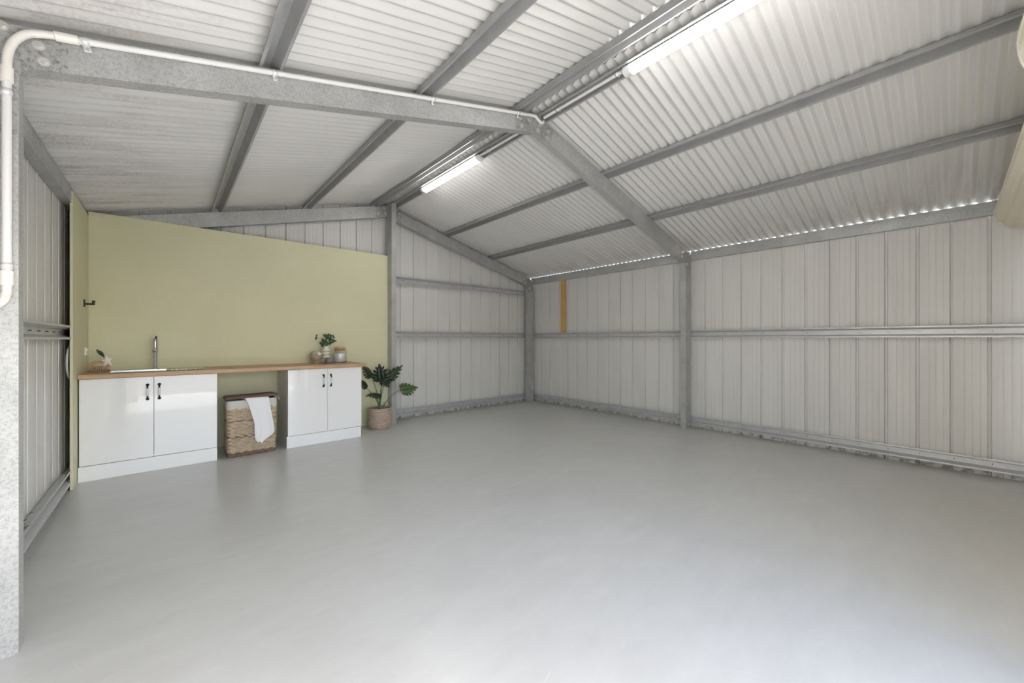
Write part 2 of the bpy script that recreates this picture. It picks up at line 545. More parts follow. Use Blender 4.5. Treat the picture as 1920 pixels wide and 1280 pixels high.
# ------------------------------------------------------------------ portal frames (lipped C sections)
CW, CF, CLP, CT = 0.150, 0.064, 0.016, 0.0025
def c_poly(web, fl, lip):       # a along the web, b along the flanges
    return [(lip, fl-0.0), (0, fl), (0, 0), (web, 0), (web, fl), (web-lip, fl)] if False else \
           [(lip, fl), (0.0, fl), (0.0, 0.0), (web, 0.0), (web, fl), (web-lip, fl)]
def c_column(name, x_in, dirx, y, z1, label, cat='column'):
    v, f = section(c_poly(CW, CF, CLP), -CT*1.0, (x_in, y, 0.0), (x_in, y, z1), (dirx, 0, 0), (0, 1, 0))
    o = mesh_obj(name, v, f, M_GALV)
    return tag(o, label, cat)
def rafter(y, side, label):
    wv = CW/math.cos(PITCH)
    x1 = XLO if side < 0 else XRO
    p0 = (XA, y, ZRB)
    p1 = (x1, y, roof(ZRB, x1))
    v, f = section(c_poly(wv, CF, CLP), -CT, p0, p1, (0, 0, 1), (0, 1, 0))
    o = mesh_obj('portal_rafter', v, f, M_GALV)
    return tag(o, label, 'rafter')
zcol = lambda x: roof(ZRT, x)-0.012
c_left = c_column('portal_column', XL, -1, Y2, zcol(XLO), 'galvanised steel column at the left edge carrying the white vertical conduit')
c_mid = c_column('portal_column', XR, 1, Y2, zcol(XRO), 'galvanised steel column halfway along the right wall')
c_cor = c_column('portal_column', XR, 1, YB, zcol(XRO), 'galvanised steel column in the far right corner')
for o, x in ((c_mid, 5.28), (c_left, -0.51)):
    hexbolt('bolt', (x, Y2-0.0006, 0.05), (0, -1, 0), o, 0.010, 0.008)
r1 = rafter(Y2, -1, 'galvanised rafter sloping up from the left column with white conduit along it')
r2 = rafter(Y2, 1, 'galvanised rafter sloping down from the middle apex to the right wall column')
r3 = rafter(YB, -1, 'galvanised rafter on the end wall above the green panels')
r4 = rafter(YB, 1, 'galvanised rafter on the end wall sloping down to the far right corner')

def plate(name, poly, y, label, bolts, th_=0.004):
    mb = MB().prism(poly, lambda p, t: (p[0], t, p[1]), y-th_, y-0.0005)
    o = tag(mb.build(name, M_PLATE), label, 'plate')
    for (x, z) in bolts:
        hexbolt('bolt', (x, y-th_, z), (0, -1, 0), o, 0.0115, 0.011)
    return o
rb = lambda x: roof(ZRB, x)
rt = lambda x: roof(ZRT, x)-0.004
# left knee (rounded inner corner)
arc = []
cx_, cz_, R_ = XL+0.055, rb(XL)-0.045, 0.05
for i in range(7):
    a = math.radians(180-i*(180-105)/6)
    arc.append((cx_-0.001+R_*math.cos(a), cz_+0.002+R_*math.sin(a)))
plate('knee_plate', [(XLO, 1.98), (XL-0.001, 1.98)] + arc + [(-0.305, rb(-0.305)), (-0.305, rt(-0.305)), (XLO, rt(XLO))], Y2,
      'spangled knee plate with bolts joining left column and rafter, top left of photo',
      [(-0.382, 2.348), (-0.369, 2.292), (-0.471, 2.380), (-0.54, 2.33), (-0.54, 2.12)])
plate('knee_plate', [(XRO, 2.15), (XR+0.002, 2.15), (XR-0.01, rb(XR)-0.02), (XR-0.17, rb(XR-0.17)), (XR-0.17, rt(XR-0.17)), (XRO, rt(XRO))], Y2,
      'dirty spangled knee plate on top of the column halfway along the right wall',
      [(5.10, 2.36), (5.085, 2.30), (5.315, 2.36), (5.24, 2.22)])
plate('knee_plate', [(XRO, 2.13), (XR+0.002, 2.13), (XR-0.01, rb(XR)-0.02), (XR-0.15, rb(XR-0.15)), (XR-0.15, rt(XR-0.15)), (XRO, rt(XRO))], YB,
      'spangled knee plate on top of the far right corner column',
      [(5.10, 2.36), (5.13, 2.29), (5.30, 2.34), (5.25, 2.20)])
plate('apex_plate', [(2.13, rb(2.13)), (2.30, rb(2.30)-0.012), (2.375, rb(2.375)-0.016), (2.45, rb(2.45)-0.012), (2.535, rb(2.535)), (2.59, rt(2.59)), (XA, rt(XA)), (2.13, rt(2.13))], Y2,
      'spangled apex plate with bolts joining the middle rafters beside the conduit bend',
      [(2.18, 3.034), (2.284, 3.060), (2.192, 2.976), (2.386, 3.006), (2.514, 3.037), (2.493, 2.974), (2.413, 3.064)])
plate('apex_plate', [(2.212, rb(2.212)+0.004), (XA, rb(XA)-0.006), (2.59, rb(2.59)+0.004), (2.59, rt(2.59)), (XA, rt(XA)), (2.212, rt(2.212))], YB,
      'small spangled apex plate behind the top of the end wall post',
      [(2.327, 3.088), (2.241, 3.004), (2.343, 3.030), (2.557, 3.066), (2.557, 3.004), (2.24, 3.08)])

# end wall post: web on the left, flange to the camera
XP, YP = 2.378, 5.28
v, f = section([(CLP, CF), (0, CF), (0, 0), (CW-0.002, 0), (CW-0.002, CF), (CW-CLP, CF)], -CT,
               (XP, YP, 0), (XP, YP, 3.155), (0, 1, 0), (1, 0, 0))
post = tag(mesh_obj('wall_post', v, f, M_GALV), 'galvanised steel post standing at the right end of the green panels under the ridge', 'post')

# ------------------------------------------------------------------ top-hat girts and purlins
def hat(flw, crown, depth):
    h = 0.055
    return [(-h, 0.004), (-h, 0), (-h+flw, 0), (-crown/2, depth), (crown/2, depth), (h-flw, 0), (h, 0), (h, 0.004)]
HAT = hat(0.015, 0.046, 0.0565)
def girt(p0, p1, out, label):
    v, f = section(HAT, 0.0014, p0, p1, (0, 0, 1), out)
    o = tag(mesh_obj('wall_girt', v, f, M_GIRT), label, 'girt', None)
    d = (Vector(p1)-Vector(p0))
    L_ = d.length
    k = int(L_/RIB)
    for i in range(1, k):
        c = Vector(p0)+d*((i+0.1)*RIB/L_)+Vector(out)*0.0552
        nrm = -Vector(out)
        u = Vector((0, 0, 1))
        w_ = nrm.cross(u)
        MB().prism([(math.cos(math.pi*j/3), math.sin(math.pi*j/3)) for j in range(6)],
                   lambda p, t: c+(u*p[0]+w_*p[1])*0.0035+nrm*t, -0.001, 0.012).build('screw', M_BLACK, o)
    return o
ZM, ZL, ZT = 1.276, 0.107, 2.100
girt((XRO, Y2+0.002, ZM), (XRO, YB+0.06, ZM), (1, 0, 0), 'middle top-hat girt on the right wall between the two columns, below the timber offcut')
girt((XRO, YF, ZM), (XRO, Y2-0.002, ZM), (1, 0, 0), 'middle top-hat girt on the right wall from the column to the right edge of photo')
girt((XRO, Y2+0.002, ZL), (XRO, YB+0.06, ZL), (1, 0, 0), 'lowest top-hat girt on the right wall between the two columns near the floor')
girt((XRO, YF, ZL), (XRO, Y2-0.002, ZL), (1, 0, 0), 'lowest top-hat girt on the right wall running from column to right edge near the floor')
girt((XP+0.07, YG, ZM), (XRO-0.002, YG, ZM), (0, 1, 0), 'middle top-hat girt on the end wall between post and corner')
girt((XP+0.07, YG, ZL), (XRO-0.002, YG, ZL), (0, 1, 0), 'lowest top-hat girt on the end wall between potted plant and corner')
girt((XP+0.07, YG, ZT), (XRO-0.002, YG, ZT), (0, 1, 0), 'uppermost top-hat girt on the end wall between post and corner')
girt((XLO, Y2+0.002, ZM-0.02), (XLO, YB, ZM-0.02), (-1, 0, 0), 'middle top-hat girt on the left wall beside the green return panel')
girt((XLO, Y2+0.002, ZL), (XLO, YB, ZL), (-1, 0, 0), 'lowest top-hat girt on the left wall near the floor, with leaf litter')

def purlin(x, y0, y1, label):
    s_ = 1 if x > XA else -1
    z = roof(ZRT, x)+0.001
    U = (math.cos(PITCH), 0, -s_*math.sin(PITCH))
    V = (s_*math.sin(PITCH), 0, math.cos(PITCH))
    v, f = section(HAT, 0.0014, (x, y0, z), (x, y1, z), U, V)
    return tag(mesh_obj('roof_purlin', v, f, M_PURL), label, 'purlin')
YN = YF
for x, nm in ((0.40, 'first roof purlin from the left wall'), (1.31, 'second roof purlin from the left wall'),
              (2.19, 'roof purlin just left of the ridge'), (2.445, 'roof purlin just right of the ridge, with a strip light'),
              (3.37, 'roof purlin upper of the two on the right slope'), (4.30, 'roof purlin lower of the two on the right slope')):
    purlin(x, YN, Y2+0.06, nm+', nearer bay')
    purlin(x+(0.004 if x < XA else -0.004), Y2+0.062, YC-0.06, nm+', beyond the middle rafter')

# eave purlins
def eave(xo, out, y0, y1, label, litter=False):
    z1 = roof(ZS, xo)-0.015
    pts = [(0.0595, -0.115), (0.0, -0.115), (0.0, 0.0), (0.016, -0.016*T)]
    v, f = section(pts, 0.0016, (xo, y0, z1), (xo, y1, z1), (out, 0, 0), (0, 0, 1))
    return tag(mesh_obj('eave_beam', v, f, M_GALV), label, 'eave beam')
eave(XRO, 1, Y2+0.002, YB+0.06, 'galvanised eave beam above the timber offcut on the right wall, far bay')
eave(XRO, 1, YF, Y2-0.002, 'galvanised eave beam on the right wall running to the cream roller drum')
eave(XLO, -1, Y2+0.002, YB+0.06, 'shaded galvanised eave beam on top of the left wall')

# ------------------------------------------------------------------ green panels
GY = 5.41
def gpanel(x0, x1, label):
    o = MB().box(x0, x1, GY, GY+0.016, 0.0, 2.414).build('wall_panel', M_GREEN)
    return tag(o, label, 'wall panel')
gp1 = gpanel(-0.574, -0.0835, 'narrow sage green panel at left behind the tap, with bolt bumps near its top')
gpanel(-0.0832, 1.1309, 'wide sage green panel behind the laundry hamper, right of the tap')
gpanel(1.1313, 2.376, 'wide sage green panel behind the vase and potted plant, next to the post')
for x, z in ((-0.546, 2.389), (-0.483, 2.392), (-0.376, 2.357), (-0.373, 2.295), (-0.544, 2.176), (-0.481, 2.177)):
    hexbolt('bolt_bump', (x, GY, z), (0, -1, 0), gp1, 0.009, 0.005, M_GREEN)
ret = MB().box(-0.592, -0.5755, 4.64, GY+0.016, 0.0, 2.384).build('wall_panel', M_GREEN)
bevel(ret, 0.0012, 1)
tag(ret, 'sage green return panel standing at right angles to the left of the cabinets', 'wall panel')

# black hook and power point on the return panel
hk = thing('robe_hook', (-0.5755, 5.17, 1.53), 'small black hook on the green return panel', 'hook')
MB().box(-0.5755, -0.567, 5.15, 5.195, 1.495, 1.56).build('back_plate', M_BLACK, hk)
MB().tube([(-0.567, 5.172, 1.522), (-0.515, 5.172, 1.522)], 0.009, 10).build('arm', M_BLACK, hk)
MB().tube([(-0.517, 5.172, 1.513), (-0.515, 5.172, 1.555)], [0.009, 0.011], 10).build('tip', M_BLACK, hk)
sw = thing('power_point', (-0.5755, 5.25, 1.09), 'small white power outlet low on the green return panel', 'outlet')
bevel(MB().box(-0.5755, -0.565, 5.20, 5.31, 1.055, 1.128).build('face_plate', M_CHINA, sw), 0.002)
MB().box(-0.566, -0.5595, 5.27, 5.285, 1.10, 1.115).build('switch', M_CHINA, sw)
MB().box(-0.566, -0.5595, 5.225, 5.24, 1.10, 1.115).build('switch', M_CHINA, sw)
hose = MB().tube([(-0.60, 4.90, 1.19), (-0.602, 4.76, 1.165), (-0.604, 4.66, 1.12), (-0.606, 4.630, 1.06), (-0.606, 4.622, 1.0),
                  (-0.606, 4.637, 0.95), (-0.604, 4.69, 0.90), (-0.60, 4.80, 0.86)], 0.007, 8).build('drain_hose', M_GIRT, None, True)
tag(hose, 'pale curved hose on the left wall behind the green return panel', 'hose')

# leaf litter lying on the low girt of the left wall
mb = MB()
for i in range(70):
    c = Vector((-0.634+random.random()*0.046, 3.15+abs(random.gauss(0, 0.16)), 0.160+random.random()*0.008))
    a = random.random()*6.28
    d = Vector((math.cos(a), math.sin(a), random.uniform(-.2, .3)))*random.uniform(0.012, 0.03)
    e = Vector((-math.sin(a), math.cos(a), 0))*random.uniform(0.004, 0.009)
    mb.add([c-d, c+e, c+d, c-e], [(0, 1, 2, 3)])
lit = mb.build('leaf_litter', mat('dry_leaves', (0.13, 0.07, 0.045), 0.9))
tag(lit, 'dry brown leaf litter on the lowest girt of the left wall', 'leaf litter', kind='stuff')

# ------------------------------------------------------------------ cabinets
CY = 4.842
def handle(parent, x, z, y):
    h = MB().tube([(x, y-0.026, z-0.034), (x, y-0.029, z-0.02), (x, y-0.030, z), (x, y-0.029, z+0.02), (x, y-0.026, z+0.034)],
                  [0.007, 0.009, 0.0098, 0.009, 0.007], 12).build('handle', M_CHINA, parent, True)
    h['label'] = 'white ceramic grip with black ends'
    for s_ in (-1, 1):
        mb = MB()
        mb.tube([(x, y-0.026, z+s_*0.032), (x, y-0.022, z+s_*0.047), (x, y-0.012, z+s_*0.060), (x, y-0.006, z+s_*0.066)],
                [0.0075, 0.0065, 0.0075, 0.009], 10)
        mb.tube([(x, y, z+s_*0.064), (x, y-0.005, z+s_*0.064), (x, y-0.010, z+s_*0.064)], [0.013, 0.0125, 0.006], 12)
        mb.build('handle_end', M_BLACK, h, True)
def cabinet(x0, x1, xs, pl0, pl1, hz, label):
    t = thing('base_cabinet', ((x0+x1)/2, CY+0.28, 0), label, 'cabinet')
    yb = GY-0.005
    mb = MB()
    mb.box(x0, x0+0.016, CY+0.019, yb, 0.0, 0.866)
    mb.box(x1-0.016, x1, CY+0.019, yb, 0.0, 0.866)
    mb.box(x0+0.016, x1-0.016, CY+0.019, yb, 0.13, 0.146)
    mb.box(x0+0.016, x1-0.016, yb-0.006, yb, 0.146, 0.866)
    mb.box(x0+0.016, x1-0.016, CY+0.019, CY+0.10, 0.850, 0.866)
    mb.build('carcass', M_CARC, t)
    for a, b_, hx in ((x0, xs-0.0015, xs-0.043), (xs+0.0015, x1, xs+0.037)):
        d = bevel(MB().box(a, b_, CY, CY+0.018, 0.131, 0.862).build('door', M_GLOSS, t), 0.0012, 2)
        handle(d, hx, hz, CY)
    bevel(MB().box(pl0, pl1, CY-0.012, CY+0.004, 0.001, 0.128).build('kickboard', M_KICK, t), 0.001, 1)
    return t
cabinet(-0.566, 0.358, -0.104, -0.572, 0.358, 0.724, 'white gloss two-door cabinet under the sink')
cabinet(0.982, 1.787, 1.392, 0.968, 1.777, 0.722, 'white gloss two-door cabinet under the vase and jar')
# benchtop with a cut-out for the sink
BX0, BX1, BY0, BY1, BZ0, BZ1 = -0.573, 1.842, 4.815, GY-0.002, 0.866, 0.903
SX0, SX1, SY0, SY1 = -0.46, 0.26, 4.93, 5.29
bt = thing('benchtop', ((BX0+BX1)/2, (BY0+BY1)/2, BZ0), 'long oak timber benchtop across both white cabinets', 'benchtop')
mb = MB()
mb.v = [(x, y, z) for z in (BZ0, BZ1) for x, y in
        ((BX0, BY0), (BX1, BY0), (BX1, BY1), (BX0, BY1), (SX0, SY0), (SX1, SY0), (SX1, SY1), (SX0, SY1))]
for e in (0, 8):
    mb.f += [(e+0, e+1, e+5, e+4), (e+1, e+2, e+6, e+5), (e+2, e+3, e+7, e+6), (e+3, e+0, e+4, e+7)]
mb.f += [(0, 1, 9, 8), (1, 2, 10, 9), (2, 3, 11, 10), (3, 0, 8, 11), (4, 5, 13, 12), (5, 6, 14, 13), (6, 7, 15, 14), (7, 4, 12, 15)]
bevel(mb.build('slab', M_BENCH, bt), 0.0025, 2)
# sink: rim, bowl and drainer
sk = thing('sink', (-0.1, 5.11, 0.903), 'stainless steel inset sink at the left end of the benchtop', 'sink')
mb = MB()
ZR = BZ1+0.004
bx0, bx1, by0, by1 = -0.40, -0.02, 4.97, 5.23
ox0, ox1, oy0, oy1 = -0.50, 0.275, 4.90, 5.335
mb.v += [(ox0, oy0, BZ1+0.0005), (ox1, oy0, BZ1+0.0005), (ox1, oy1, BZ1+0.0005), (ox0, oy1, BZ1+0.0005),
         (ox0+0.008, oy0+0.008, ZR+0.003), (ox1-0.008, oy0+0.008, ZR+0.003), (ox1-0.008, oy1-0.008, ZR+0.003), (ox0+0.008, oy1-0.008, ZR+0.003),
         (ox0+0.02, oy0+0.02, ZR), (ox1-0.02, oy0+0.02, ZR), (ox1-0.02, oy1-0.02, ZR), (ox0+0.02, oy1-0.02, ZR),
         (bx0, by0, ZR-0.001), (bx1, by0, ZR-0.001), (bx1, by1, ZR-0.001), (bx0, by1, ZR-0.001)]
for k in (0, 4, 8):
    mb.f += [(k+i, k+(i+1) % 4, k+4+(i+1) % 4, k+4+i) for i in range(4)]
mb.build('rim', M_STEEL, sk)
mb = MB()
mb.v += [(bx0, by0, ZR-0.001), (bx1, by0, ZR-0.001), (bx1, by1, ZR-0.001), (bx0, by1, ZR-0.001),
         (bx0+0.02, by0+0.02, 0.76), (bx1-0.02, by0+0.02, 0.76), (bx1-0.02, by1-0.02, 0.76), (bx0+0.02, by1-0.02, 0.76)]
mb.f += [(i, (i+1) % 4, 4+(i+1) % 4, 4+i) for i in range(4)] + [(4, 5, 6, 7)]
mb.build('bowl', M_STEEL, sk)
mb = MB()
for i in range(6):
    mb.tube([(0.02+i*0.035, 4.98, ZR+0.001), (0.02+i*0.035, 5.23, ZR+0.001)], 0.004, 6)
mb.build('drainer_rib', M_STEEL, sk, True)
# tap
tp = thing('tap', (-0.104, 5.29, ZR), 'tall chrome mixer tap standing behind the sink', 'tap')
tx, ty = -0.104, 5.292
MB().lathe([(0.026, 0.0), (0.026, 0.006), (0.019, 0.012), (0.0165, 0.02), (0.0165, 0.165), (0.0155, 0.168)], (tx, ty, ZR), 20).build('body', M_CHROME, tp, True)
MB().lathe([(0.0185, 0.165), (0.0195, 0.168), (0.0195, 0.188), (0.0185, 0.191)], (tx, ty, ZR), 20).build('collar', M_CHROME, tp, True)
MB().lathe([(0.015, 0.19), (0.0175, 0.196), (0.0175, 0.292), (0.015, 0.30)], (tx, ty, ZR), 20).build('mixer_head', M_CHROME, tp, True)
MB().tube([(tx, ty, ZR+0.178), (tx-0.004, ty-0.08, ZR+0.192), (tx-0.007, ty-0.16, ZR+0.196), (tx-0.008, ty-0.175, ZR+0.180)], [0.012, 0.011, 0.0105, 0.0105], 12).build('spout', M_CHROME, tp, True)
MB().tube([(tx+0.002, ty, ZR+0.298), (tx+0.007, ty-0.03, ZR+0.325)], [0.009, 0.006], 10).build('lever', M_BLACK, tp, True)

# ------------------------------------------------------------------ things on the benchtop
# wooden hand brush
bx, by = -0.478, 5.12
br = thing('hand_brush', (bx, by, BZ1), 'wooden scrubbing brush with arched handle at the left end of the benchtop', 'brush')
bevel(MB().prism([(-0.062, 0), (-0.07, 0.008), (-0.066, 0.020), (0.068, 0.020), (0.074, 0.010), (0.068, 0)],
                 lambda p, t: (bx+p[0], by+t, BZ1+0.001+p[1]), -0.028, 0.028).build('base_block', M_DARKW, br), 0.002)
mb = MB()
for i in range(11):
    for j in range(4):
        px_, py_ = bx-0.058+i*0.0118, by-0.022+j*0.0145
        mb.tube([(px_, py_, BZ1+0.019), (px_+0.001, py_, BZ1+0.044)], [0.004, 0.003], 5)
o = mb.build('bristles', M_BRISTLE, br)
hp = [(-0.062, 0.046), (-0.072, 0.058), (-0.058, 0.080), (-0.030, 0.098), (0.010, 0.104), (0.045, 0.104), (0.062, 0.092), (0.066, 0.046)]
hi_ = [(-0.040, 0.056), (-0.040, 0.066), (-0.022, 0.080), (0.010, 0.086), (0.030, 0.084), (0.036, 0.074), (0.038, 0.064), (0.036, 0.056)]
mb = MB()
for yy in (-0.017, 0.017):
    mb.v += [(bx+a, by+yy, BZ1+c) for a, c in hp] + [(bx+a, by+yy, BZ1+c) for a, c in hi_]
K = len(hp)
for e in (0, 2*K):
    mb.f += [(e+i, e+(i+1) % K, e+K+(i+1) % K, e+K+i) for i in range(K)]
mb.f += [(i, (i+1) % K, 2*K+(i+1) % K, 2*K+i) for i in range(K)] + [(K+i, K+(i+1) % K, 3*K+(i+1) % K, 3*K+i) for i in range(K)]
bevel(mb.build('arched_handle', M_BRUSH, br), 0.005, 3)
# pale star-shaped ornament leaning on the brush
st = MB()
scx, scz = -0.425, 1.005
pts = []
for i in range(10):
    a = math.radians(100+36*i)
    r = (0.052, 0.044, 0.060, 0.062, 0.048)[i//2] if i % 2 == 0 else 0.027
    pts.append((scx+r*math.cos(a)*0.8, scz+r*math.sin(a)))
v = [(x, 5.085+(z-0.96)*0.12, z) for x, z in pts]+[(x, 5.097+(z-0.96)*0.12, z) for x, z in pts]+[(scx, 5.074, scz), (scx, 5.108, scz)]
f = []
for i in range(10):
    j = (i+1) % 10
    f += [(i, j, 20), (10+j, 10+i, 21), (i, 10+i, 10+j, j)]
o = mesh_obj('star_ornament', v, f, M_SHELL, None, True, 60)
bevel(o, 0.003, 2)
tag(o, 'pale cream star-shaped ornament leaning against the wooden brush', 'ornament')
def leaf_blade(mb, base, tip, nrm, width, fold=0.15, n_=6):
    base, tip, nrm = Vector(base), Vector(tip), Vector(nrm).normalized()
    d = tip-base
    s_ = d.cross(nrm).normalized()
    k0 = len(mb.v)
    for i in range(n_+1):
        t = i/n_
        wd = width*0.5*math.sin(math.pi*min(1, t**0.75))
        c = base+d*t+nrm*(0.10*d.length*math.sin(math.pi*t))
        mb.v += [tuple(c-s_*wd+nrm*wd*fold), tuple(c), tuple(c+s_*wd+nrm*wd*fold)]
    for i in range(n_):
        a = k0+i*3
        mb.f += [(a, a+1, a+4, a+3), (a+1, a+2, a+5, a+4)]
sp = thing('leaf_sprig', (-0.45, 5.13, 1.02), 'small dark green leaf sprig rising behind the star ornament', 'sprig')
MB().tube([(-0.44, 5.125, 0.99), (-0.445, 5.128, 1.03), (-0.452, 5.13, 1.052)], 0.002, 6).build('stem', M_STEM, sp)
for a, bq, wd in (((-0.450, 5.13, 1.048), (-0.497, 5.12, 1.112), 0.034), ((-0.446, 5.13, 1.040), (-0.470, 5.10, 1.085), 0.022)):
    mb = MB(); leaf_blade(mb, a, bq, (0.3, -1, 0.3), wd); mb.build('leaf', M_LEAFM, sp, True)

# footed bowl with balls
b0 = (1.364, 5.21, BZ1)
bw = thing('footed_bowl', b0, 'brown stoneware footed bowl at the right end of the benchtop', 'bowl')
MB().lathe([(0.033, 0.001), (0.034, 0.006), (0.022, 0.022), (0.021, 0.033), (0.045, 0.045), (0.064, 0.066), (0.072, 0.090), (0.073, 0.108),
            (0.070, 0.108), (0.066, 0.088), (0.055, 0.066), (0.030, 0.052), (0.001, 0.050)], b0, 32).build('bowl', M_BOWL, bw, True)
for i, (dx, dy, dz, r, m, lab) in enumerate(((-0.030, -0.008, 0.118, 0.036, M_BALLD, 'grey-brown ball at the left of the footed bowl'),
                                      (0.028, -0.026, 0.110, 0.031, M_SHELL, 'pale ball at the front right of the footed bowl'),
                                      (0.012, 0.026, 0.124, 0.034, M_BALL, 'pale beige ball at the back of the footed bowl'))):
    bm = bmesh.new()
    bmesh.ops.create_icosphere(bm, subdivisions=3, radius=r)
    for vv in bm.verts:
        vv.co *= 1+0.03*math.sin(vv.co.x*190+i)*math.cos(vv.co.z*170)
        vv.co += Vector((b0[0]+dx, b0[1]+dy, b0[2]+dz))
    me = bpy.data.meshes.new('decor_ball')
    bm.to_mesh(me); bm.free()
    me.polygons.foreach_set('use_smooth', [True]*len(me.polygons))
    o = link('decor_ball', me, m)
    tag(o, lab, 'ball', 'decorative balls in the bowl')
# ribbed vase with foliage
v0 = (1.492, 5.255, BZ1)
prof = [(0.040, 0.001), (0.052, 0.010), (0.056, 0.030), (0.050, 0.048), (0.030, 0.060)]
for zc_ in (0.078, 0.122, 0.164):
    prof += [(0.030, zc_-0.022), (0.043, zc_-0.014), (0.053, zc_-0.004), (0.053, zc_+0.004), (0.043, zc_+0.013), (0.029, zc_+0.020)]
prof += [(0.027, 0.19), (0.0275, 0.222), (0.024, 0.222), (0.023, 0.185), (0.001, 0.18)]
prof = [(r*0.92, z) for r, z in prof]
vs = tag(MB().lathe(prof, v0, 32).build('ribbed_vase', M_VASE, None, True, 60), 'cream bubble-ribbed vase holding green foliage', 'vase')
fo = thing('foliage_bunch', (v0[0], v0[1], v0[2]+0.2), 'bunch of small dark green leaves standing in the ribbed vase', 'foliage')
def bez(a, c, e, t): return Vector(a)*(1-t)**2+Vector(c)*2*t*(1-t)+Vector(e)*t*t
zt = v0[2]+0.20
random.seed(11)
for (ex, ez, ey) in ((-0.115, 0.135, -0.01), (-0.055, 0.04, -0.03), (0.0, 0.15, -0.01), (0.04, 0.17, 0.0), (0.085, 0.14, -0.02), (0.075, 0.08, -0.04), (-0.035, 0.09, 0.02), (0.03, 0.06, -0.05)):
    a = (v0[0], v0[1], zt); e = (v0[0]+ex, v0[1]+ey, zt+ez)
    c_ = (v0[0]+ex*0.2, v0[1]+ey*0.2, zt+ez*0.75)
    MB().tube([bez(a, c_, e, t/5) for t in range(6)], 0.0016, 5).build('stem', M_STEM, fo)
    lone = ex < -0.1
    for k in range(2 if lone else 8):
        t = 1.0 if lone else random.uniform(0.45, 1.0)
        bp = bez(a, c_, e, t)
        an = random.uniform(0, 6.28)
        dv = Vector((math.cos(an), random.uniform(-0.7, 0.3), math.sin(an)*0.9)).normalized()*random.uniform(0.034, 0.050)
        if lone:
            dv = Vector((-0.012, -0.01, -0.048)) if k == 0 else Vector((0.008, -0.01, 0.028))
        mb = MB()
        leaf_blade(mb, bp, bp+dv, Vector((random.uniform(-.5, .5), -1, random.uniform(-.2, .7))), random.uniform(0.024, 0.034), 0.1, 5)
        mb.build('leaf', M_LEAFM if random.random() < 0.65 else M_LEAFL, fo, True)
# small grey domed pot
d0 = (1.498, 5.132, BZ1)
tag(MB().lathe([(0.048, 0.001), (0.056, 0.012), (0.059, 0.030), (0.054, 0.052), (0.042, 0.066), (0.026, 0.072), (0.022, 0.068), (0.001, 0.064)], d0, 32).build('domed_pot', M_DOME, None, True),
    'small dark grey domed pot in front of the ribbed vase', 'pot')
# glass jar
j0 = (1.652, 5.23, BZ1)
jr = thing('storage_jar', j0, 'glass jar of white powder with round wooden lid', 'jar')
MB().lathe([(0.068, 0.001), (0.079, 0.006), (0.081, 0.016), (0.081, 0.150), (0.076, 0.164), (0.066, 0.170), (0.066, 0.175), (0.063, 0.175), (0.063, 0.168),
            (0.073, 0.161), (0.078, 0.149), (0.078, 0.018), (0.074, 0.010), (0.001, 0.009)], j0, 40).build('glass', M_GLASS, jr, True)
pw = MB().lathe([(0.070, 0.0105), (0.0765, 0.020), (0.0765, 0.118), (0.060, 0.124), (0.020, 0.128), (0.001, 0.128)], j0, 40).build('white_contents', M_POWDER, jr, True)
MB().lathe([(0.060, 0.166), (0.061, 0.176), (0.072, 0.178), (0.0745, 0.186), (0.073, 0.194), (0.066, 0.199), (0.001, 0.201)], j0, 40).build('lid', M_LIDW, jr, True)

# ------------------------------------------------------------------ laundry hamper
HX0, HX1, HY0, HY1 = 0.452, 0.858, 4.835, 5.115
hm = thing('laundry_hamper', ((HX0+HX1)/2, (HY0+HY1)/2, 0), 'woven wicker laundry hamper with fabric liner between the white cabinets', 'hamper')
def rrect(s_, z, grow, r=0.035):
    """point on the hamper outline at parameter s_ in 0..1"""
    fl = 1+0.06*(z/0.6)
    cx, cy = (HX0+HX1)/2, (HY0+HY1)/2
    hx, hy = (HX1-HX0)/2*fl, (HY1-HY0)/2*fl
    sx_, sy_ = hx-r, hy-r
    L1, L2, Lc = 2*sx_, 2*sy_, math.pi*r/2
    tot = 2*L1+2*L2+4*Lc
    q = (s_ % 1)*tot
    segs = [('l', -sx_, -hy, 1, 0, L1), ('c', sx_, -sy_, -90, 0, Lc), ('l', hx, -sy_, 0, 1, L2), ('c', sx_, sy_, 0, 0, Lc),
            ('l', sx_, hy, -1, 0, L1), ('c', -sx_, sy_, 90, 0, Lc), ('l', -hx, sy_, 0, -1, L2), ('c', -sx_, -sy_, 180, 0, Lc)]
    for kind, a, b_, c, d, ln in segs:
        if q <= ln:
            if kind == 'l':
                nx, ny = (d, -c)
                return (cx+a+c*q+nx*grow, cy+b_+d*q+ny*grow, z)
            an = math.radians(c)+q/r
            return (cx+a+(r+grow)*math.cos(an), cy+b_+(r+grow)*math.sin(an), z)
        q -= ln
    return (cx-sx_, cy-hy-grow, z)
NS = 36          # stakes
NP = NS*4
def weave(rows, z0, dz, amp, rad, name, m, kind=True):
    mb = MB()
    for i in range(rows):
        z = z0+i*dz
        ring = []
        for k in range(NP):
            ph = math.pi*(k/4.0+i)
            ring.append((k/NP, amp*math.cos(ph)))
        base = len(mb.v)
        cs = ((0, -rad*1.05), (rad*0.8, 0), (0, rad*1.05), (-rad*0.8, 0))
        for s_, gq in ring:
            for (go, zo) in cs:
                mb.v.append(rrect(s_, z+zo, gq+go))
        for k in range(NP):
            k2 = (k+1) % NP
            for c in range(4):
                c2 = (c+1) % 4
                mb.f.append((base+k*4+c, base+k2*4+c, base+k2*4+c2, base+k*4+c2))
    o = mb.build(name, m, hm, True, 70)
    if kind: o['kind'] = 'stuff'
    return o
weave(24, 0.050, 0.0192, 0.0075, 0.0098, 'wicker_body', M_WICK)
weave(4, 0.010, 0.010, 0.008, 0.0075, 'bottom_braid', M_WICKB)
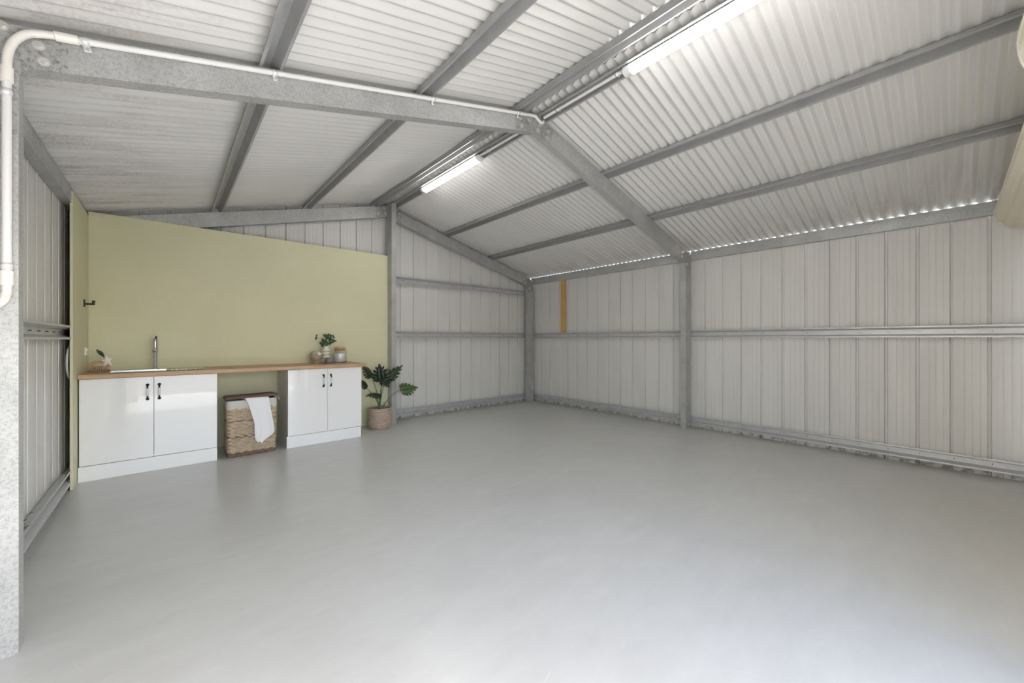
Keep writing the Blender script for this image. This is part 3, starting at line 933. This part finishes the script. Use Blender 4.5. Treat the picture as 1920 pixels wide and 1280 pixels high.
weave(2, 0.362, 0.011, 0.010, 0.0065, 'band', M_WICKB)
weave(2, 0.196, 0.011, 0.010, 0.0065, 'band', M_WICKB)
mb = MB()
for k in range(NS):
    mb.tube([rrect((k+0.5)/NS, 0.01, -0.001), rrect((k+0.5)/NS, 0.495, -0.001)], 0.004, 5)
o = mb.build('stakes', M_WICK, hm); o['kind'] = 'stuff'
def shell(z0, z1, g0, g1, name, m, wav=0.0):
    mb = MB()
    n_ = 120
    for s2 in (0, -0.004):
        for z, g in ((z0, g0), ((z0+z1)/2, (g0+g1)/2+0.003), (z1, g1)):
            for k in range(n_):
                mb.v.append(rrect(k/n_, z+wav*math.sin(k*0.9)*(1 if z == z0 else 0), g+s2))
    for s2 in (0, 3):
        for r in (0, 1):
            for k in range(n_):
                k2 = (k+1) % n_
                mb.f.append(((s2+r)*n_+k, (s2+r)*n_+k2, (s2+r+1)*n_+k2, (s2+r+1)*n_+k))
    return mb.build(name, m, hm, True)
shell(0.488, 0.572, 0.0085, 0.0055, 'fabric_liner', M_LINEN, 0.003)
shell(0.03, 0.575, -0.010, -0.010, 'inner_lining', M_LINEN)
MB().tube([(HX1+0.006, HY0+0.02, 0.575), (HX1+0.03, HY0+0.0, 0.578), (HX1+0.038, HY0-0.004, 0.552)], 0.004, 6).build('tie_cord', M_LINEN, hm)
# lid: woven strips, propped up a little on the towel side
mb = MB()
def lid_pt(a, b_, dz):
    x = HX0-0.018+a*(HX1-HX0+0.036)
    y = HY0-0.014+b_*(HY1-HY0+0.03)
    return (x, y, 0.584+0.016*(1-b_)+0.006*a+dz)
for j in range(24):
    mb.tube([lid_pt(i/30.0, j/23.0, 0.010+0.004*math.cos(math.pi*(i+j))) for i in range(31)], 0.0065, 5)
o = mb.build('lid', M_WICKD, hm, True); o['kind'] = 'stuff'
mb = MB()
pts = [lid_pt(*q, 0.0) for q in ((0.0, 0.03), (0.03, 0.0), (0.97, 0.0), (1.0, 0.03), (1.0, 0.97), (0.97, 1), (0.03, 1), (0, 0.97), (0.0, 0.03))]
mb.tube(pts, 0.009, 7)
mb.build('lid_rim', M_WICKD, hm, True)

# towel hanging out of the hamper
def towel():
    # left and right edges of the front drop, from the rim downwards: (z, x_left, x_right, forward)
    rows = [(0.572, 0.560, 0.790, -0.055), (0.592, 0.572, 0.792, -0.02), (0.598, 0.580, 0.795, 0.004), (0.585, 0.590, 0.797, 0.014), (0.55, 0.606, 0.802, 0.017), (0.50, 0.622, 0.808, 0.019),
            (0.45, 0.634, 0.815, 0.021), (0.40, 0.644, 0.822, 0.023), (0.35, 0.662, 0.830, 0.025), (0.30, 0.664, 0.838, 0.026), (0.25, 0.664, 0.846, 0.027),
            (0.205, 0.665, 0.842, 0.028), (0.18, 0.667, 0.790, 0.028), (0.155, 0.670, 0.752, 0.028), (0.122, 0.700, 0.728, 0.027)]
    nu = 22
    v, f = [], []
    for z, xl, xr_, fw in rows:
        for k in range(nu+1):
            u = k/nu
            x = xl+(xr_-xl)*u
            drop = max(0.0, (0.585-z))
            fold = 0.010*math.sin(u*7.5+0.5)*min(1, drop*4)+0.007*math.exp(-((u-0.28)/0.06)**2)*min(1, drop*5)
            v.append((x, HY0-0.012-fw-max(0, fold)-0.001*(0.06*0), z+0.010*math.sin(u*5)*(1 if z < 0.2 else 0.2)))
    for r in range(len(rows)-1):
        for k in range(nu):
            a = r*(nu+1)+k
            f.append((a, a+1, a+nu+2, a+nu+1))
    o = mesh_obj('hand_towel', v, f, M_TOWEL, None, True, 80)
    md = o.modifiers.new('thick', 'SOLIDIFY'); md.thickness = 0.006; md.offset = 0
    sd = o.modifiers.new('sub', 'SUBSURF'); sd.levels = 1; sd.render_levels = 1
    return tag(o, 'white towel hanging over the front of the wicker hamper', 'towel')
towel()

# ------------------------------------------------------------------ potted monstera
PX, PY = 2.150, 5.145
pb = thing('plant_basket', (PX, PY, 0), 'round pale woven basket on the floor at the foot of the post', 'basket')
mb = MB()
coils = 13
for i in range(coils):
    z = 0.012+i*0.0213
    t = i/(coils-1)
    r = 0.150 if t > 0.25 else 0.118+0.032*math.sin(t/0.25*math.pi/2)
    if t > 0.8: r -= 0.004*(t-0.8)/0.2
    mb.tube([(PX+r*math.cos(2*math.pi*k/48), PY+r*math.sin(2*math.pi*k/48), z+0.001*math.sin(k*1.7+i)) for k in range(49)], [0.0118+0.0014*math.sin(k*2.4+i*1.3) for k in range(49)], 7, False)
o = mb.build('rope_coils', M_ROPE, pb, True, 80); o['kind'] = 'stuff'
MB().lathe([(0.10, 0.002), (0.115, 0.004), (0.146, 0.07), (0.145, 0.262), (0.138, 0.262), (0.136, 0.225), (0.001, 0.220)], (PX, PY, 0), 32).build('basket_wall', M_ROPE, pb, True)
mo = thing('monstera_plant', (PX, PY, 0.22), 'dark green split-leaf plant growing in the pale woven basket', 'plant')
MB().lathe([(0.135, 0.0), (0.134, 0.006), (0.06, 0.012), (0.001, 0.014)], (PX, PY, 0.2205), 24).build('soil', M_SOIL, mo, True)
def monstera(base, tip, nrm, width, m, droop=0.12, cup=0.25, solid=0.46):
    base, tip, nrm = Vector(base), Vector(tip), Vector(nrm).normalized()
    d = tip-base
    L_ = d.length
    s_ = d.cross(nrm).normalized()
    nrm = s_.cross(d).normalized()
    def pos(t, q):
        """t along the midrib, q sideways in half-widths"""
        out = abs(q)
        c = base+d*t-nrm*(droop*L_*t*t)
        return c+s_*(q*width*0.5)-nrm*(cup*width*0.25*out*out)
    def half(t):
        return max(0.02, math.sin(math.pi*min(1, (t+0.10)/1.12)**0.72))
    mb = MB()
    lob = 6
    for sg in (-1, 1):
        k0 = len(mb.v)
        n_ = 12
        for i in range(n_+1):
            t = i/n_
            mb.v += [tuple(pos(t, 0)), tuple(pos(t, sg*(solid+0.02)*half(t)))]
        mb.f += [(k0+2*i, k0+2*i+1, k0+2*i+3, k0+2*i+2) for i in range(n_)]
        for l in range(lob):
            ta, tb = l/lob-0.02, (l+1)/lob-0.02
            g_ = 0.030
            rows = []
            for q, sh, nar in ((solid, 0.0, 0.0), (solid+(1-solid)*0.4, 0.025, 0.55), (solid+(1-solid)*0.75, 0.045, 0.7), (1.0, 0.06, 1.7)):
                a = max(0, ta)+g_*nar*0.6+sh
                bq = tb-g_*nar*0.6+sh
                tm = min(1.0, (a+bq)/2)
                rows.append((pos(min(0.97, a), sg*q*half(tm)), pos(min(1.0, bq), sg*q*half(tm)*(0.8 if bq > 0.97 else 1))))
            kk = len(mb.v)
            for a, bq in rows:
                mb.v += [tuple(a), tuple(bq)]
            mb.f += [(kk+2*i, kk+2*i+1, kk+2*i+3, kk+2*i+2) for i in range(3)]
    o = mb.build('leaf', m, mo, True, 75)
    md = o.modifiers.new('thick', 'SOLIDIFY'); md.thickness = 0.0015
    return o
MON = [((2.165, 5.13, 0.62), (2.118, 5.10, 0.875), (-0.55, -0.75, 0.30), 0.25, M_LEAF, 0.05, 0.4),
       ((2.205, 5.11, 0.64), (2.440, 5.06, 0.850), (-0.35, -0.70, 0.55), 0.17, M_LEAF, 0.03, 0.5),
       ((2.165, 5.10, 0.665), (2.225, 5.00, 0.560), (0.0, -0.75, 0.65), 0.16, M_LEAF, 0.10, 0.4),
       ((2.415, 5.09, 0.500), (2.680, 5.07, 0.520), (0.05, -0.72, 0.70), 0.23, M_LEAFL, 0.04, 0.2),
       ((2.140, 5.10, 0.455), (1.945, 5.06, 0.500), (0.2, -0.45, 0.90), 0.16, M_LEAF, 0.25, 0.5),
       ((2.022, 5.12, 0.700), (1.895, 5.11, 0.870), (0.5, -0.80, 0.20), 0.17, M_LEAF, 0.06, 0.3),
       ((1.975, 5.16, 0.550), (1.890, 5.16, 0.680), (0.3, -0.80, 0.40), 0.12, M_LEAF, 0.10, 0.3)]
for k, (a, bq, nn, wd, m, dr, cu) in enumerate(MON):
    lf = monstera(a, bq, nn, wd, m, dr, cu, 0.62 if m is M_LEAFL else 0.46)
    if m is M_LEAFL: lf['label'] = 'paler green leaf held out to the right'
    root = (PX-0.02+0.016*(k % 4)-0.01, PY-0.02+0.012*(k % 3), 0.226)
    a = Vector(a)
    c_ = Vector((PX+(a.x-PX)*0.25, PY+(a.y-PY)*0.3, 0.24+(a.z-0.24)*0.62))
    MB().tube([bez(root, c_, a, t/8) for t in range(9)], [0.0075-0.0040*t/8 for t in range(9)], 7).build('stem', M_STEM, mo, True)
for (ex, ez, r) in ((0.05, 0.36, 0.005), (-0.045, 0.40, 0.010), (-0.062, 0.30, 0.006)):
    MB().tube([(PX-0.015, PY-0.02, 0.226), (PX-0.015+ex*0.4, PY-0.03, 0.28), (PX+ex, PY-0.04, ez)], [r, r*0.9, r*0.4], 7).build('stem', M_STEM, mo, True)

# ------------------------------------------------------------------ timber offcut on the right wall
pn = MB().box(XRO+0.001, XRO+0.046, 4.630, 4.722, ZM+0.056, 2.305).build('timber_batten', M_PINE)
bevel(pn, 0.003, 2)
tag(pn, 'short yellow pine batten upright against the right wall near the corner', 'timber')

# ------------------------------------------------------------------ conduit run
CR = 0.0125
YK = Y2-0.0205
def conduit(name, pts, label, r=CR, m=M_PVC):
    o = MB().tube(pts, r, 14).build(name, m, None, True)
    return tag(o, label, 'conduit')
zk = lambda x: roof(ZRT, x)-0.028
c1 = conduit('conduit', [(-0.456, YK, 1.45), (-0.456, YK, 2.18)], 'white vertical conduit on the left column')
c2 = conduit('conduit', [(-0.31, YK, zk(-0.31)), (2.22, YK, zk(2.22)), (2.30, YK, zk(2.30)), (2.335, YK-0.003, 3.098), (2.375, YK-0.006, 3.074), (2.40, YK-0.006, 3.066), (2.422, YK-0.006, 3.074), (2.432, YK, 3.094), (2.432, YK+0.03, 3.104), (2.432, YK+0.10, 3.104)][:9],
             'long white conduit along the left rafter ending in a dip at the apex')
PZ = roof(ZRT, 2.425)-CR-0.002
c3 = conduit('conduit', [(2.425, YK-0.02, PZ), (2.425, 1.56, PZ)], 'short white conduit from the apex to the nearer strip light')
c4 = conduit('conduit', [(2.425, Y2+0.07, PZ), (2.425, 3.25, PZ)], 'short white conduit beyond the middle rafter to the farther strip light')
def flex(pts, label):
    P_ = [Vector(p) for p in pts]
    dense = []
    for i in range(len(P_)-1):          # Catmull-Rom
        p0, p1, p2, p3 = P_[max(0, i-1)], P_[i], P_[i+1], P_[min(len(P_)-1, i+2)]
        for k in range(14):
            t = k/14
            dense.append(0.5*((2*p1)+(-p0+p2)*t+(2*p0-5*p1+4*p2-p3)*t*t+(-p0+3*p1-3*p2+p3)*t**3))
    dense.append(P_[-1])
    rs = [0.0135+0.0011*(1 if i % 2 else -1) for i in range(len(dense))]
    o = MB().tube(dense, rs, 14).build('flexible_conduit', M_PVCC, None, True, 80)
    return tag(o, label, 'conduit')
flex([(-0.456, YK, 2.21), (-0.454, YK, 2.268), (-0.440, YK, 2.324), (-0.412, YK, 2.366), (-0.377, YK, 2.386), (-0.335, YK, 2.400)],
     'ribbed flexible conduit bend at the top of the left column')
flex([(-0.456, YK, 1.41), (-0.457, YK, 1.375), (-0.466, YK, 1.345), (-0.49, YK, 1.322), (-0.53, YK, 1.31), (-0.575, YK, 1.31)],
     'ribbed flexible conduit bend low on the left column beside the photo edge')
def coupler(a, b_, label):
    o = MB().tube([a, Vector(a).lerp(Vector(b_), 0.02), Vector(a).lerp(Vector(b_), 0.98), b_], [0.0145, 0.0175, 0.0175, 0.0145], 16).build('conduit_coupler', M_PVCC, None, True)
    return tag(o, label, 'coupler')
coupler((-0.456, YK, 2.165), (-0.456, YK, 2.222), 'cream conduit coupler below the upper flexible bend')
coupler((-0.340, YK, 2.3985), (-0.275, YK, 2.4125), 'cream conduit coupler at the right end of the upper flexible bend')
coupler((-0.456, YK, 1.402), (-0.456, YK, 1.458), 'cream conduit coupler above the lower flexible bend')
def saddle(c, d, back, side, label):
    """half-saddle clip: c centre on the conduit, d conduit direction, back towards the steel, side towards the screw tab"""
    c, d, back, side = Vector(c), Vector(d).normalized(), Vector(back).normalized(), Vector(side).normalized()
    t = thing('saddle_clip', c, label, 'clip')
    prof = []
    R_ = CR+0.0015
    for i in range(9):
        a = math.pi*i/8
        prof.append(c + (-side*math.cos(a))*R_ - back*math.sin(a)*R_)
    prof = [c-side*R_+back*R_*0.8] + prof + [c+side*R_+back*R_*0.8, c+side*(R_+0.020)+back*R_*0.8]
    mb = MB()
    for off in (-0.012, 0.012):
        mb.v += [tuple(p+d*off) for p in prof]
    K = len(prof)
    mb.f = [(i, i+1, K+i+1, K+i) for i in range(K-1)]
    o = mb.build('strap', M_SADDLE, t, True, 50)
    md = o.modifiers.new('thick', 'SOLIDIFY'); md.thickness = 0.0018; md.offset = 1
    hexbolt('screw', c+side*(R_+0.012)+back*(R_*0.8-0.002), -back, t, 0.0055, 0.005, M_ZINCB, False)
rd = Vector((1, 0, T))
dn = Vector((T, 0, -1))
for x, lab in ((-0.258, 'bright saddle clip next to the coupler at the left end of the rafter'), (0.413, 'bright saddle clip under the first purlin on the left rafter'),
               (1.351, 'bright saddle clip under the second purlin on the left rafter'), (2.14, 'bright saddle clip beside the middle apex plate')):
    saddle((x, YK, zk(x)), rd, (0, 1, 0), dn, lab)
saddle((-0.456, YK, 2.128), (0, 0, 1), (0, 1, 0), (-1, 0, 0), 'bright saddle clip high on the left column')
saddle((-0.456, YK, 1.475), (0, 0, 1), (0, 1, 0), (-1, 0, 0), 'bright saddle clip low on the left column above the lower bend')
nv = Vector((math.sin(PITCH), 0, math.cos(PITCH)))
sd_ = Vector((math.cos(PITCH), 0, -math.sin(PITCH)))
for y, lab in ((2.17, 'saddle clip on the ridge conduit next to the apex bend'), (1.60, 'saddle clip on the ridge conduit next to the nearer strip light'), (3.12, 'saddle clip on the ridge conduit next to the farther strip light')):
    saddle((2.425, y, PZ), (0, 1, 0), nv, sd_, lab)

# ------------------------------------------------------------------ strip lights under the ridge purlin
def strip_light(y0, y1, label):
    xc, zc_ = 2.452, roof(ZRT, 2.452)
    t = thing('strip_light', (xc, (y0+y1)/2, zc_), label, 'light', 'linear ceiling lights')
    U = Vector((math.cos(PITCH), 0, -math.sin(PITCH)))
    V = -nv                                   # away from the roof
    O = Vector((xc, 0, zc_))
    W = 0.040
    prof = [(-W, 0.0), (-W, 0.014)] + [(-W*math.cos(math.pi*i/10), 0.014+0.018*math.sin(math.pi*i/10)) for i in range(1, 10)] + [(W, 0.014), (W, 0.0)]
    def ax(p, y): return tuple(O+U*p[0]+V*(p[1]+0.0006)+Vector((0, y, 0)))
    ce = 0.055
    MB().prism(prof, ax, y0+ce, y1-ce).build('diffuser', M_EMIT, t, True, 40)
    cap = [(a*1.03, b_*1.05) for a, b_ in prof]
    def capmesh(ya, yb, yc):
        mb = MB()
        rings = [(ya, 1.0), (yb, 1.0), (yc, 0.82)]
        for y, s_ in rings:
            mb.v += [ax((a*s_, 0.012+(b_-0.012)*s_), y) for a, b_ in cap]
        K = len(cap)
        for r in range(2):
            mb.f += [(r*K+i, r*K+(i+1) % K, (r+1)*K+(i+1) % K, (r+1)*K+i) for i in range(K)]
        mb.f += [tuple(range(K)), tuple(range(2*K, 3*K))]
        mb.build('end_cap', M_LEAD, t, True, 40)
    capmesh(y0+ce, y0+0.012, y0)
    capmesh(y1-ce, y1-0.012, y1)
    back_ = [(-W*0.98, -0.0004), (W*0.98, -0.0004), (W*1.02, 0.009), (W*1.045, 0.009), (W*1.045, -0.0006), (-W*1.045, -0.0006), (-W*1.045, 0.009), (-W*1.02, 0.009)]
    MB().prism(back_, ax, y0+0.05, y1-0.05).build('housing', M_LEAD, t)
strip_light(0.30, 1.555, 'long lit strip light under the ridge nearest the camera, top of photo')
strip_light(3.26, 4.51, 'lit strip light under the ridge beyond the middle rafter')

# ------------------------------------------------------------------ roller doors
def roller(x0, x1, yc, zc_, R_, label, closed):
    t = thing('roller_door', ((x0+x1)/2, yc, zc_), label, 'door')
    n_ = 96
    prof = []
    ribs = max(8, int(2*math.pi*R_/0.085))
    for i in range(n_*2):
        a = 2*math.pi*i/(n_*2)
        ph = (a*ribs/(2*math.pi)) % 1
        d = 0.0 if ph < 0.60 else (-0.010 if 0.68 < ph < 0.92 else -0.005)
        prof.append((R_+d, a))
    mb = MB()
    k = len(prof)
    for x in (x0, x1):
        mb.v += [(x, yc+r*math.cos(a), zc_+r*math.sin(a)) for r, a in prof]
    mb.f = [(i, (i+1) % k, k+(i+1) % k, k+i) for i in range(k)] + [tuple(range(k)), tuple(range(k, 2*k))]
    mb.build('rolled_curtain', M_CREAM, t, True, 25)
    for x, s_ in ((x0, -1), (x1, 1)):
        mb = MB()
        for (xa, xb, r0, r1) in ((0.0, 0.012, R_+0.004, R_+0.004), (0.012, 0.016, R_-0.015, R_-0.02)):
            pts = [(math.cos(2*math.pi*i/48), math.sin(2*math.pi*i/48)) for i in range(48)]
            mb.prism(pts, lambda p, q: (x+s_*q, yc+r0*p[0], zc_+r0*p[1]), xa+0.0005, xb)
        mb.build('end_wheel', M_DISC, t, True, 40)
    MB().tube([(x0-0.07, yc, zc_), (x1+0.05, yc, zc_)], 0.017, 12).build('axle', M_GALV, t, True)
    yk = YF+0.09
    if closed:
        prof2 = []
        z = zc_
        zs = []
        while z > 0.02:
            zs += [(z, 0.0), (z-0.05, 0.0), (z-0.058, 0.012), (z-0.078, 0.012)]
            z -= 0.086
        zs = [q for q in zs if q[0] > 0.01]
        mb = MB()
        for x in (x0+0.01, x1-0.01):
            mb.v += [(x, yk-d, zz) for zz, d in zs]
            mb.v += [(x, yk-d-0.002, zz) for zz, d in zs]
        k = len(zs)
        for o_ in (0, k):
            mb.f += [(o_+i, o_+i+1, 2*k+o_+i+1, 2*k+o_+i) for i in range(k-1)]
        mb.build('hanging_curtain', M_CREAM, t)
        MB().box(x0+0.01, x1-0.01, yk-0.03, yk+0.02, 0.0, 0.035).build('bottom_rail', M_GALV, t)
    return t
roller(2.50, 5.115, -0.385, 2.243, 0.150, 'cream ribbed roller door drum by the right wall at the right edge', True)
roller(-0.22, 2.20, -0.43, 2.225, 0.276, 'rolled-up roller door whose pale end wheel shows in the top right corner', False)
